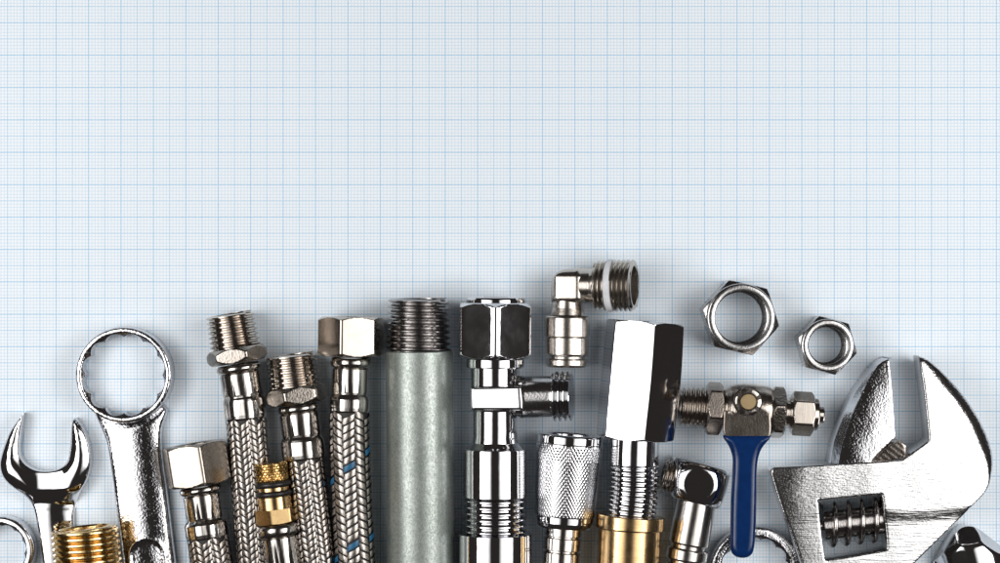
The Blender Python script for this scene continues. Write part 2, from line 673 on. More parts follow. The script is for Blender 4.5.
def plate(outline, holes, zfun, zb, step=3.0, insets=(0.7, 1.6, 3.0, 5.0), creases=(), zbot=None):
    """solid plate: outline and holes in world units, top height zfun(x, y, d) with d = distance to the rim"""
    loops = [outline] + list(holes)
    bpts, edges = [], []
    for lp in loops:
        b0 = len(bpts)
        bpts.extend((p[0], p[1]) for p in lp)
        edges.extend((b0 + i, b0 + (i + 1) % len(lp)) for i in range(len(lp)))
    nb = len(bpts)
    cand = []
    for lp in loops:
        n = len(lp)
        for i in range(n):
            t = Vector(lp[(i + 1) % n]) - Vector(lp[i - 1])
            if t.length < 1e-9:
                continue
            nrm = Vector((-t.y, t.x)).normalized()
            for d in insets:
                for sg in (-1, 1):
                    q = Vector(lp[i]) + nrm * (d * sg)
                    cand.append((q.x, q.y, d))
    far = insets[-1] if insets else 0
    xs = [p[0] for p in outline]; ys = [p[1] for p in outline]
    y = min(ys); row = 0
    while y < max(ys):
        x = min(xs) + (step / 2 if row % 2 else 0)
        while x < max(xs):
            cand.append((x, y, None))
            x += step
        y += step * 0.866; row += 1
    for cr in creases:
        for p in cr:
            cand.append((p[0], p[1], 0.9))
    ok = inside(cand, loops)
    dd = np.full(len(cand), 1e9)
    for lp in loops:
        dd = np.minimum(dd, seg_dist(cand, lp))
    keep = []
    for (c, o, d) in zip(cand, ok, dd):
        if not o:
            continue
        if c[2] is None:
            if d > far + step * 0.45:
                keep.append((c[0], c[1]))
        elif d > c[2] * 0.93:
            keep.append((c[0], c[1]))
    # thin out points that nearly coincide
    seen, pts = set(), []
    for p in keep:
        k = (round(p[0] / 0.45), round(p[1] / 0.45))
        if k in seen:
            continue
        seen.add(k); pts.append(p)
    vin = [Vector(p) for p in bpts] + [Vector(p) for p in pts]
    vo, _eo, fo, _a, _b, _c = delaunay_2d_cdt(vin, edges, [], 0, 1e-5)
    cent = [((vo[f[0]].x + vo[f[1]].x + vo[f[2]].x) / 3, (vo[f[0]].y + vo[f[1]].y + vo[f[2]].y) / 3) for f in fo]
    okf = inside(cent, loops)
    dv = np.full(len(vo), 1e9)
    for lp in loops:
        dv = np.minimum(dv, seg_dist(vo, lp))
    mb = MB()
    n = len(vo)
    for p, d in zip(vo, dv):
        mb.v.append(Vector((p.x, p.y, zfun(p.x, p.y, max(float(d), 0.0)))))
    for p, d in zip(vo, dv):
        mb.v.append(Vector((p.x, p.y, zb if zbot is None else zbot(p.x, p.y, max(float(d), 0.0)))))
    ecount = {}
    for f, o in zip(fo, okf):
        if not o:
            continue
        mb.f.append(tuple(f))
        mb.f.append(tuple(i + n for i in reversed(f)))
        for a, b in ((f[0], f[1]), (f[1], f[2]), (f[2], f[0])):
            k = (min(a, b), max(a, b))
            ecount[k] = ecount.get(k, 0) + 1
    for (a, b), c in ecount.items():
        if c == 1:
            mb.f.append((a, b, b + n, a + n))
    return mb


def dome(d, b):
    """quarter-round rise over a rim of width b: 0 at the rim, 1 inside"""
    t = min(max(d / b, 0.0), 1.0)
    return math.sqrt(max(1 - (1 - t) ** 2, 0.0))


def sstep(a, b, x):
    t = min(max((x - a) / (b - a), 0.0), 1.0)
    return t * t * (3 - 2 * t)


def circle(cx, cy, r, n=96):
    return [Vector((cx + r * math.cos(2 * PI * i / n), cy + r * math.sin(2 * PI * i / n))) for i in range(n)]


def twelve_point(cx, cy, rmin, rmax, n=240, ph=0.0):
    out = []
    for i in range(n):
        a = 2 * PI * i / n
        r = rmin + (rmax - rmin) * abs(math.sin(6 * (a + ph))) ** 0.8
        out.append(Vector((cx + r * math.cos(a), cy + r * math.sin(a))))
    return out


# ================================================================== the setting
def make_paper():
    mb = MB()
    x0, x1, y0, y1 = -760, 760, -520, 520
    mb.grid([[Vector((x, y, 0)) for x in np.linspace(x0, x1, 13)] for y in np.linspace(y0, y1, 9)])
    o = mb.build('paper_ground', M['paper'], Vector((0, 0, 0)))
    o['kind'] = 'structure'
    o['label'] = 'white millimetre graph paper printed with a fine blue grid'


make_paper()


# ================================================================== braided hoses
def ferrule_profile(a, b, c, d, rb, rs, rc, r_in):
    """bead a..b radius rb, sleeve b..c radius rs, crimped collar c..d radius rc"""
    pr = [(a, 0.05), (a, rs * 0.9)] + arc(a, b, rs * 0.9, rb, 10)
    pr += [(b + 1.2, rs), (c - 3, rs), (c - 1, rs * 0.985), (c + 1.5, rs + (rc - rs) * 0.6), (c + 4, rc), (d - 5, rc), (d - 1.5, rc - 0.4), (d, rc - 1.2), (d + 0.1, r_in), (d + 0.2, 0.05)]
    return pr


def crimp(c, d, k=10, amt=0.018, ph=0.0):
    def f(s, th):
        if s < c - 3:
            return 1 + 0.006 * math.cos(5 * th + ph) + 0.004 * math.cos(9 * th + 1.3 + ph)
        if s > d:
            return 1.0
        return 1 - amt * (0.5 + 0.5 * math.cos(k * th + ph)) ** 2
    return f


def hose_tail(t, path, s0, r, ncol, pitch, rise, w, s1=330, blue=None):
    t.part('inner_tube', lathe(path, [(s0 - 2, 0.05), (s0 - 2, r - 1.8)] + [(s0 + k * 10, r - 1.7) for k in range(int((s1 - s0) / 10))] + [(s1, 0.05)], 48), 'tube')
    a, b = braid(path, s0, s1, r, ncol, pitch, rise, w, blue)
    o = t.part('braided_sleeve', a, 'braid', sharp=60)
    if b.v:
        t.part('tracer_strand', b, 'blue_strand', parent=o, sharp=60, label='blue strand winding through the steel braid')


HG = 'braided steel hoses'

# hose with a pale nut, left
z = 31
p = Path([(193.5, 444, z), (198, 472, z), (204, 510, z), (211.5, 563, z), (224, 650, z)])
t = Thing('braided_hose', 'short braided steel hose with satin hex nut beside the combination spanner', 'hose', 193.5, 444, z, HG)
t.part('hex_nut', hexnut(p, 0, 41, 29.8, -13.6, hole=20, p=60), 'nickel_dull')
t.part('ferrule', lathe(p, ferrule_profile(42, 51, 77, 95, 21, 18.4, 21.6, 19), 96, crimp(77, 95)), 'ferrule')
hose_tail(t, p, 94, 20.6, 14, 6.8, 5.8, 5.0, 210)

# threaded hose, tall
z = 28
p = Path([(229.5, 313.5, z), (236, 350, z), (242.5, 390, z), (246.5, 425, z), (251.5, 490, z), (257, 563, z), (264, 650, z)])
t = Thing('braided_hose', 'tall braided steel hose whose male thread reaches highest of the two threaded hoses', 'hose', 229.5, 313.5, z, HG)
t.part('male_thread', thread(p, 0, 38, 24.0, 25.8, 3.2, 4.9, hole=17), 'nickel')
t.part('hex_collar', hexnut(p, 35, 50, 27.2, -5, p=50, slope=1.0, rim=0.97), 'nickel_rough')
t.part('ferrule', lathe(p, ferrule_profile(51, 60, 85, 107, 22.6, 20.3, 21.5, 18.5), 96, crimp(85, 107, 9, 0.02, 0.5)), 'ferrule')
hose_tail(t, p, 106, 20, 14, 6.8, 5.8, 5.0, 345)

# threaded hose, lower
z = 28
p = Path([(291, 354, z), (296, 390, z), (301, 425, z), (304, 455, z), (309.5, 500, z), (317, 563, z), (328, 650, z)])
t = Thing('braided_hose', 'braided steel hose with male thread next to the hose with blue strands', 'hose', 291, 354, z, HG)
t.part('male_thread', thread(p, 0, 36, 25.2, 26.6, 3.2, 4.9, hole=18), 'nickel')
t.part('hex_collar', hexnut(p, 33, 50, 27.4, 13, p=50, slope=1.0, rim=0.97), 'nickel_rough')
t.part('ferrule', lathe(p, ferrule_profile(51, 59, 84, 106, 21, 20, 22.2, 17.5), 96, crimp(84, 106, 8, 0.02, 1.0)), 'ferrule')
hose_tail(t, p, 105, 19.2, 14, 6.4, 4.6, 4.8, 300)

# nut hose with blue strands
z = 31
p = Path([(351.5, 317, z), (351, 360, z), (350, 400, z), (349.5, 435, z), (352, 500, z), (355.5, 563, z), (361, 650, z)])
t = Thing('braided_hose', 'braided steel hose with blue strands and a bright hex nut', 'hose', 351.5, 317, z, HG)
t.part('hex_nut', hexnut(p, 0, 39, 29.7, 16, hole=20, p=90), 'nickel_satin')
t.part('ferrule', lathe(p, ferrule_profile(40, 51, 78, 95, 20.8, 18.3, 20.6, 18.5), 96, crimp(78, 95, 9, 0.015, 0.2)), 'ferrule')
hose_tail(t, p, 94, 20.2, 10, 7.8, 6.2, 5.7, 335,
          blue=lambda th, s: abs(((s - (149.5 - th / (2 * PI) * 66) + 40) % 80) - 40) < 3.9)

# brass ended hose
z = 42
p = Path([(270.5, 462, z), (275, 508, z), (279, 538, z), (283, 563, z), (294, 650, z)])
t = Thing('braided_hose', 'hose end with knurled brass tip, two black o-rings and brass hexagon', 'hose', 270.5, 462, z, HG)
tip = t.part('brass_insert', lathe(p, [(19, 0.05), (19, 14.6), (25, 14.6), (25.4, 16), (28.6, 16), (29, 14.4), (34, 14.4), (34.3, 16.6), (35, 17.2), (47, 17.2), (47.5, 0.05)], 80), 'brass')
t.part('knurled_tip', knurl(p, 0.3, 19.5, 16.4, 16.8, 1.5, 22, 5.2), 'brass_old', parent=tip)
for s in (22.2, 31.6):
    t.part('o_ring', torus_mb(p, s, 15.4, 3.0), 'rubber', parent=tip)
t.part('brass_hexagon', hexnut(p, 47, 61.5, 18.1, 20, p=80, slope=3.0, c0=False), 'brass_satin')
t.part('ferrule', lathe(p, ferrule_profile(62, 75, 106, 124, 20.4, 18.2, 20.5, 18), 96, crimp(106, 124)), 'ferrule')
hose_tail(t, p, 123, 19, 14, 6.8, 5.8, 5.0, 190)


# ================================================================== galvanised pipe
z = 34
p = Path([(418.5, 298, z), (419.5, 400, z), (420.8, 563, z), (421.5, 650, z)])
t = Thing('steel_pipe', 'grey galvanised pipe with a bare threaded end', 'pipe', 418.5, 298, z)
t.part('pipe_body', lathe(p, [(53, 0.05), (53, 32.4), (53.8, 33.3)] + [(54 + k * 12, 33.6) for k in range(26)] + [(366, 0.05)], 96), 'galv')
t.part('pipe_thread', thread(p, 0, 53, 30.4, 32.6, 4.2, 5.9, hole=23), 'steel_thread')


# ================================================================== angle valve
z = 42
p = Path([(495.8, 297, z), (495.2, 400, z), (495.0, 563, z), (494.5, 660, z)])
t = Thing('angle_valve', 'tall chrome angle valve with threaded side outlet beside the galvanised pipe', 'valve', 495.8, 297, z)
nut = hexnut(p, 6, 61.5, 35.6, 30, p=30, slope=1.3, rim=0.97)
t.part('coupling_nut', nut, 'chrome')
t.part('nut_rim', lathe(p, [(9, 0.05), (9, 29.5), (3, 29.8), (1, 29), (0, 27.5), (0, 22), (1.5, 21), (12, 20), (12, 0.05)], 96), 'chrome')
t.part('collar', lathe(p, rcyl(61.6, 71, 29.3, 1.0), 96), 'chrome')
sy = p.at(100)[0]
body = MB()
lathe(p, [(70, 0.05), (70, 24.6), (86, 24.6), (88, 24.9), (92, 24), (112, 23), (114, 22.2), (140, 22.2), (146, 23.2), (150, 26.5), (152.5, 29), (153, 0.05)], 96, mb=body)
t.part('valve_body', body, 'chrome')
# block with its milled flat, rolled a little to the left so that the outlet lifts
zt = z + 25.5
ol = to_world(curve([(470.5, 387, 1), (521, 385.5, 1), (523, 409.5, 1), (471, 410, 1)]), z + 10)
c0 = W(496, 398, z + 20)
blk = plate(ol, [], lambda x, y, d: z - 3 + (zt - z + 3 + 0.21 * (x - c0.x) - 2.2 * (1 - dome(d, 3.2))), z - 18, 3.0, (0.5, 1.2, 2.2, 3.4))
t.part('body_block', blk, 'chrome', sharp=50)
q = Path([(506, 397.3, z - 1), (574, 396.2, z + 11)])
out = t.part('side_outlet', lathe(q, [(0, 0.05), (0, 19), (12, 19.5), (16, 21.5), (19, 20.8), (46, 20.4), (48, 20.4), (48, 0.05)], 80), 'chrome_dull')
t.part('outlet_thread', thread(q, 47.5, 67, 25, 24.6, 4.0, 5.3, hole=17), 'chrome', parent=out)
# thread runs the other way out: the open end is at the far side
t.part('upper_sleeve', lathe(p, rcyl(152, 200.5, 31.8, 0.8), 96), 'chrome')
t.part('ribbed_sleeve', thread(p, 200, 237, 31.6, 31.6, 3.6, 6.1, prof=BITE, rings=True), 'chrome')
t.part('lower_sleeve', lathe(p, rcyl(236.6, 330, 37.4, 0.9), 96), 'chrome')


# ================================================================== push-fit elbow
z = 25
t = Thing('elbow_fitting', 'nickel push-fit elbow with white seal ring, lying above the other fittings', 'elbow', 567, 320, z, zroot=z)
p = Path([(567.3, 296, z), (566.5, 368, z)])
t.part('neck', lathe(p, [(-6, 0.05), (-6, 15), (4, 15.2), (12, 16), (19, 17.6), (20.5, 0.05)], 80), 'nickel_soft')
t.part('push_collar', lathe(p, [(19.5, 14), (20, 21.6), (21, 22.6), (22, 22.9), (40, 22.9), (40.5, 22.2), (41, 21.4), (42, 21.8), (58, 21.8), (60, 20.8), (60.6, 18), (62.5, 18), (63, 20), (64, 20.6), (69, 20.4), (71, 19), (71.6, 14), (66, 11.8), (66, 0.05)], 96), 'nickel_soft')
ol = to_world(curve([(552.3, 302, 1), (552.3, 289), (555, 278), (562.5, 270.8), (575, 268.6), (596, 268.6, 1), (596, 303, 1), (584, 303, 1)]), z + 6)
q0 = W(571.5, 287.5, z + 16)


def elbow_top(x, y, d):
    ex = max(abs(x - q0.x) - 9.5, 0)
    ey = max(abs(y - q0.y) - 9.5, 0)
    e = math.hypot(ex, ey)
    if x - q0.x > 9.5:
        e = e * 1.3
    return z + 2 + 14.5 * (1 - min((e / 13) ** 2, 0.85)) - 2.5 * (1 - dome(d, 3))


t.part('elbow_block', plate(ol, [], elbow_top, z - 14, 2.0, (0.5, 1.2, 2.2, 3.2)), 'nickel_soft', sharp=50)
q = Path([(583, 285.6, z), (638, 285.6, z)])
t.part('branch', lathe(q, [(0, 0.05), (0, 17), (9, 16.8), (13, 18), (14.5, 0.05)], 72), 'nickel_soft')
b1 = thread(q, 13, 25.5, 24.6, 25.4, 3.4, 4.6)
qr = Path([(638, 285.6, z), (583, 285.6, z)])
b1.add(thread(qr, 2.0, 23, 25.8, 25.8, 3.4, 4.7, hole=19.5, hdepth=18))
lathe(q, [(25, 0.05), (25, 20), (33, 20), (33, 0.05)], 72, mb=b1)
# open mouth
t.part('male_thread', b1, 'nickel_soft')
t.part('seal_ring', lathe(q, [(25.3, 20), (25.3, 24.4), (26, 25.6), (27.5, 26.1), (30, 26.1), (31.6, 25.6), (32.3, 24.4), (32.3, 20)], 72), 'ptfe')
t.e.rotation_euler = (0, R(-15), 0)


# ================================================================== knurled fitting
z = 34
p = Path([(570.3, 434.5, z), (565.5, 500, z), (561, 563, z), (554.5, 660, z)])
t = Thing('knurled_fitting', 'chrome fitting with a tapered diamond-knurled grip', 'fitting', 570.3, 434.5, z)
t.part('top_ring', lathe(p, [(9.5, 0.05), (9.5, 32.6), (8.5, 33.2), (2, 33.2), (0.6, 32.4), (0, 31), (0, 24), (1.5, 23), (14, 22), (14, 0.05)], 96), 'chrome')
t.part('knurled_grip', knurl(p, 9.6, 82, 33.4, 29.9, 0.42, 56, 5.6, 8), 'chrome')
t.part('grip_end', lathe(p, [(81.8, 0.05), (81.8, 29.7), (88, 29.4), (91, 28.6), (93, 27), (93.4, 18), (93.4, 0.05)], 96), 'chrome')
t.part('ringed_stem', lathe(p, [(92, 0.05), (92, 18.8), (101, 18.8), (102, 17.3), (103, 17.3), (104, 19.2), (115, 19.2), (116, 17.2), (117.5, 17.2), (118.5, 19), (150, 19), (151, 17.2), (152.5, 17.2), (153.5, 19), (220, 19), (220, 0.05)], 80), 'ferrule')


# ================================================================== large nut with brass end
z = 42
p = Path([(645.2, 321.5, z), (640.6, 380, z), (634.6, 440, z), (633.2, 490, z), (629.8, 530, z), (624, 660, z)])
t = Thing('compression_fitting', 'large mirror chrome hex nut on a ribbed neck ending in brass', 'fitting', 643, 321.5, z)
t.part('large_nut', hexnut(p, 0, 118, 36.2, -19.5, p=110, slope=2.2, rim=0.99, barrel=0.035, hole=24), 'chrome', sharp=40)
t.part('neck', lathe(p, rcyl(116, 144, 24.6, 0.6), 96), 'chrome')
t.part('ribbed_neck', thread(p, 143, 196, 25.4, 25.4, 3.0, 4.9, rings=True, prof=BITE), 'chrome')
br = t.part('brass_sleeve', lathe(p, rcyl(207.5, 330, 31.6, 0.8), 96), 'brass')
t.part('brass_flange', lathe(p, rcyl(194.5, 208.5, 34.2, 1.3), 96), 'brass', parent=br)


# ================================================================== small elbow compression fitting
z = 26
p = Path([(698.5, 490, z), (690.2, 535, z), (685.5, 563, z), (672, 660, z)])
t = Thing('tube_connector', 'small mirror elbow with a round flat on its block, left of the blue lever', 'elbow', 699, 485, z)
ol = to_world(curve([(675.5, 457.5), (703, 463.5), (729, 471), (730.5, 474), (721, 508), (718, 510), (694, 503), (673, 498), (671.5, 495), (674, 459)]), z + 8)
cc = W(699, 484.5, z + 20)


def conn_top(x, y, d):
    ro = math.hypot(x - cc.x, y - cc.y)
    h = z + 23 + 0.07 * (x - cc.x)
    if ro > 14.5:
        q = ro - 14.5
        h -= 0.035 * q * q + 0.18 * q
    return h - 4.0 * (1 - dome(d, 5))


t.part('elbow_block', plate(ol, [], conn_top, z - 18, 2.2, (0.6, 1.5, 2.8, 4.5), creases=[circle(cc.x, cc.y, 14.5, 60), circle(cc.x, cc.y, 16, 60)]), 'chrome', sharp=50)
q = Path([(662, 474.5, z), (690, 481.5, z)])
t.part('stub_thread', thread(q, 0.5, 15, 17.0, 17.4, 2.6, 3.8, hole=12), 'bronze_nickel')
t.part('tube_sleeve', lathe(p, [(8, 0.05), (8, 19), (12, 20), (54, 20.3), (55.5, 19.6), (56, 17.6), (59, 17.6), (59.5, 19.8), (61, 20.8), (70, 20.8), (71.5, 20), (72, 17.8), (75, 17.8), (75.5, 19.6), (77, 20.4), (150, 20.4), (150, 0.05)], 96), 'satin_steel')


# ================================================================== ball valve with blue lever
z = 36
p = Path([(679, 406.6, z), (822, 415, z)])
t = Thing('ball_valve', 'nickel ball valve with a blue dipped lever handle', 'valve', 748, 410, z)
t.part('inlet_thread', thread(p, 0, 28, 19.6, 21.2, 3.0, 4.7, hole=13), 'bronze_nickel')
t.part('inlet_hexagon', hexnut(p, 27, 43, 23.6, 14, p=60, slope=1.4), 'bronze_nickel')
bodyprof = [(41, 0.05), (41, 19), (46, 21), (50, 24), (56, 26), (64, 27), (74, 27), (84, 26.2), (90, 25), (93, 23), (94, 0.05)]
t.part('valve_body', lathe(p, bodyprof, 80), 'bronze_nickel')
t.part('outlet_hexagon', hexnut(p, 92, 105, 23.4, -14, p=60, slope=1.4), 'nickel_rough')
t.part('outlet_neck', lathe(p, [(104, 0.05), (104, 15), (107, 15), (107.5, 13.5), (110, 13.5), (110.5, 16), (113.5, 16), (114, 0.05)], 64), 'nickel')
cn = t.part('compression_nut', hexnut(p, 112.5, 134, 19.6, 6, p=60, slope=1.5, hole=8), 'nickel_satin')
t.part('tail_ring', lathe(p, [(133, 0.05), (133, 15.8), (134, 16.4), (138, 16.2), (139, 15), (139.3, 0.05)], 64), 'nickel', parent=cn)
t.part('tube_tip', lathe(p, [(138, 0.05), (138, 8.4), (144, 8.4), (145, 7.6), (145, 5), (140, 4.6), (140, 0.05)], 48), 'nickel', parent=cn)
# lever
zl = z + 27
ol = to_world(curve([(724, 411, 1), (731, 411.5), (735, 414), (738, 399), (743, 390.5), (752, 389.5), (759, 396), (760.5, 405), (764, 409), (769.5, 411, 1), (770.5, 428), (769, 437.5, 1), (748, 439), (727, 437.5, 1), (723.5, 432)]), zl)
pc = W(748, 425, zl)
lever = t.part('lever_plate', plate(ol, [], lambda x, y, d: zl + 2.6 + 0.085 * (x - pc.x) - 0.9 * (1 - dome(d, 1.0)), zl - 4.5, 3.0, (0.4, 1.0, 2.0)), 'bronze_nickel', sharp=40)
ol = to_world(curve([(722.8, 435.5, 1), (770.8, 435.5, 1), (769, 439), (762, 447.5), (758.2, 457), (756.8, 470), (756.2, 500), (755.3, 530), (753.6, 549), (749.5, 556.2), (741.8, 558.2), (734.5, 556), (730.6, 549), (730.4, 530), (731, 500), (732.5, 470), (732.4, 457), (729, 446.5), (724, 439)]), zl)


def grip_top(x, y, d):
    return zl + 0.6 + 4.9 * dome(d, 6.5) + 0.12 * (x - W(744, 500, zl).x)


t.part('blue_grip', plate(ol, [], grip_top, zl - 6, 2.4, (0.35, 0.9, 1.8, 3.2, 5.0, 7.0), zbot=lambda x, y, d: zl - 1.6 - 4.4 * dome(d, 5.0)), 'blue_vinyl', parent=lever, sharp=70)
c = W(748, 401.5, zl + 6)
st = Path([(c.x + 0.6, c.y, zl - 8), (c.x - 0.3, c.y, zl + 12)], raw=True)
t.part('stem_washer', lathe(st, [(9.5, 0.05), (9.5, 14.2), (12.0, 14.2), (12.6, 13.4), (12.6, 0.05)], 64), 'nickel')
t.part('stem_nut', hexnut(st, 12.6, 20, 12.2, 8, hole1=8.6, c0=False, p=60, slope=1.5), 'nickel')
t.part('brass_stem', lathe(st, [(11, 0.05), (11, 8), (20.6, 8), (21.4, 7.2), (21.4, 0.05)], 48), 'brass_matte')


# ================================================================== loose nuts
def loose_nut(x, y, ap, h, phase, hole, hole_b, lab):
    c = W(x, y, h * 0.8)
    k = fz(h * 0.8)
    st = Path([(c.x, c.y, 0.3), (c.x, c.y, h)], raw=True)
    n = 144
    ap, hole, hole_b = ap * k, hole * k, hole_b * k
    rim = ap * 1.0
    Rc = ap / math.cos(PI / 6)
    rows = []

    def circ(s, r):
        rows.append(ring_pts(st, s, lambda th: r, n))
    H = h - 0.3
    # inner bore with shallow thread grooves, from the paper up
    circ(0, hole_b + 1)
    s = 0.8
    while s < H * 0.72:
        circ(s, hole_b); circ(s + 0.9, hole_b + 0.9); circ(s + 1.7, hole_b + 0.9)
        s += 2.6
    circ(H * 0.76, hole_b + 1.0)
    circ(H * 0.86, hole_b + 1.4)
    circ(H - 4.2, hole - 0.2)
    circ(H - 3.6, hole + 0.6)
    circ(H - 3.4, hole + 1.6)
    circ(H - 0.8, hole + 1.9)
    circ(H - 0.1, hole + 2.3)
    circ(H, hole + 2.7)
    circ(H - 0.05, rim - 2.0)
    circ(H - 0.5, rim - 0.9)
    circ(H - 1.4, rim - 0.25)
    circ(H - 2.2, rim - 0.05)
    ss = [H - 2.3 - i * 0.35 for i in range(12)] + [H * 0.7, H * 0.5, H * 0.3, 4, 2.6, 1.4, 0.6, 0]
    for q in ss:
        lim = rim + (H - 2.3 - q) * 1.6
        lim = min(lim, rim + q * 1.5 + 1.0)
        rows.append(ring_pts(st, q, lambda th: min(hexf(th, ap, R(phase), 80), lim), n))
    circ(0, hole_b + 1)
    mb = MB().grid(rows, wrap=True)
    o = mb.build('hex_nut', M['chrome_dull'], Vector((c.x, c.y, 0)))
    o['label'] = lab
    o['category'] = 'nut'
    o['group'] = 'loose hex nuts'


loose_nut(740.4, 317.6, 34.2, 40, 12.6, 26.2, 25.2, 'larger loose chrome hex nut lying flat on the graph paper')
loose_nut(827, 345.4, 26.6, 33, 14.7, 19.3, 18.0, 'smaller loose chrome hex nut near the adjustable wrench jaws')


# ================================================================== spanners
# --- open end spanner
zs = 12
pts = [(23.8, 413, 1), (22.6, 424), (20.6, 440), (20.6, 455), (27, 464.5), (37, 470), (48, 471), (58.5, 469), (67, 462), (70.3, 447), (71.3, 430), (72.5, 421), (75.2, 418, 1),
       (84, 429), (90, 446), (91.2, 463), (87, 480), (79, 494), (74.2, 506), (73, 525), (77.5, 563), (88, 640, 1), (52, 640, 1), (42.5, 563), (38, 532), (33, 510), (23.5, 496), (6.5, 482), (0.3, 469), (1.6, 455), (10.5, 431)]
ol = to_world(curve(pts), zs)
hw = W(46, 470, zs)


def open_top(x, y, d):
    yi = CY - y / fz(zs)                      # picture row
    head = 22 * 1.0
    k = sstep(488, 508, yi)
    xi = CX + x / fz(zs)
    # head: flat pad with wide rounded shoulders
    zh = 13 + 2.4 * dome(d, 2.0) + (1.5 + 3.8 * sstep(4, 27, abs(xi - 46))) * (1 - (1 - min(d / 15, 1)) ** 2)
    # shank: low oval bar
    zn = 7 + 3.5 * dome(d, 4) + 3 - 0.0085 * (xi - (43.5 + 0.09 * (yi - 520))) ** 2
    return zh * (1 - k) + zn * k - 3.0 * math.exp(-((yi - 503) / 8.0) ** 2)


mb = plate(ol, [], open_top, 0.6, 2.2, (0.4, 1.0, 2.0, 3.4, 5.2, 7.4))
o = mb.build('open_spanner', M['chrome'], W(46, 500, 0), sharp=50)
o['label'] = 'polished chrome open-ended spanner with two curved prongs behind the brass coupling'
o['category'] = 'spanner'
o['group'] = 'spanners'

# --- combination spanner, ring end
zs = 18
rc = W(124.3, 375, zs)
pts = []
a0, a1 = R(-38), R(218)
for i in range(61):
    a = a0 + (a1 - a0) * i / 60
    pts.append((124.3 + 48.2 * math.cos(a), 375 - 48.0 * math.sin(a)))
pts[0] = (*pts[0], 1); pts[-1] = (*pts[-1], 1)
pts += [(93, 416), (100, 430), (106, 446), (111, 478), (115, 512), (122, 563), (131, 650, 1), (187, 650, 1), (174.5, 563), (170, 526), (165.3, 488), (161.6, 462), (160.3, 444), (161, 428), (166, 412)]
ol = to_world(curve(pts), zs)
hole = twelve_point(rc.x, rc.y, 37.6, 41.6, 240)
slot = [W(146.5, 556.5, zs), W(158, 660, zs)]


def capsule(x, y):
    a, b = slot[0].to_2d(), slot[1].to_2d()
    q = Vector((x, y))
    t_ = min(max((q - a).dot(b - a) / (b - a).length_squared, 0), 1)
    return (q - (a + (b - a) * t_)).length


RO = 48.0 * fz(zs)
axis_a, axis_b = W(133, 430, zs).to_2d(), W(156, 650, zs).to_2d()


def ring_top(x, y, d):
    rho = math.hypot(x - rc.x, y - rc.y)
    e = min(RO - rho, rho - 40.5)
    zr = -50 if rho > RO + 0.01 else 24 - 3.2 * (1 - dome(RO - rho, 2.4)) - 0.95 * max(0, 42.6 - rho) - 0.06 * abs(rho - 44.5)
    # shank: shallow convex bar leaning a touch
    u = (axis_b - axis_a).normalized()
    w = Vector((x, y)) - axis_a
    lat = w.x * (-u.y) - w.y * (-u.x)         # + to the right
    zsn = 18.5 - 0.0072 * (lat + 2.5) ** 2 - 4.5 * (1 - dome(d, 4.5))
    zsn -= 3.0 * math.exp(-((rho - RO) / 3.5) ** 2)
    if rho < RO:
        zsn -= 3
    cs = capsule(x, y)
    q_ = 1 - sstep(13.0, 17.2, cs)
    zsn -= (4.6 + 0.16 * (lat - 4)) * q_
    zsn += 0.9 * math.exp(-((cs - 17.8) / 1.4) ** 2)
    return max(zr, zsn)


cre = [[(slot[0].to_2d() + Vector((math.cos(a), math.sin(a))) * rr) for a in [PI * 2 * i / 60 for i in range(60)]] for rr in (13, 15, 17, 18.5)]
for rr in (13, 15, 17, 18.5):
    u = (slot[1] - slot[0]).to_2d().normalized()
    for sg in (-1, 1):
        cre.append([slot[0].to_2d() + u * k * 2 + Vector((-u.y, u.x)) * rr * sg for k in range(30)])
cre += [[(rc.x + rr * math.cos(a), rc.y + rr * math.sin(a)) for a in [R(-150) + R(120) * i / 70 for i in range(71)]] for rr in (RO - 0.4, RO + 0.4, RO - 2, RO + 2)]
mb = plate(ol, [hole], ring_top, 0.6, 2.6, (0.5, 1.2, 2.2, 3.4, 4.6), creases=cre)
o = mb.build('combination_spanner', M['chrome_peel'], W(140, 440, 0), sharp=42)
o['label'] = 'chrome ring spanner with twelve-point ring and grooved shank, its whole ring in view'
o['category'] = 'spanner'
o['group'] = 'spanners'


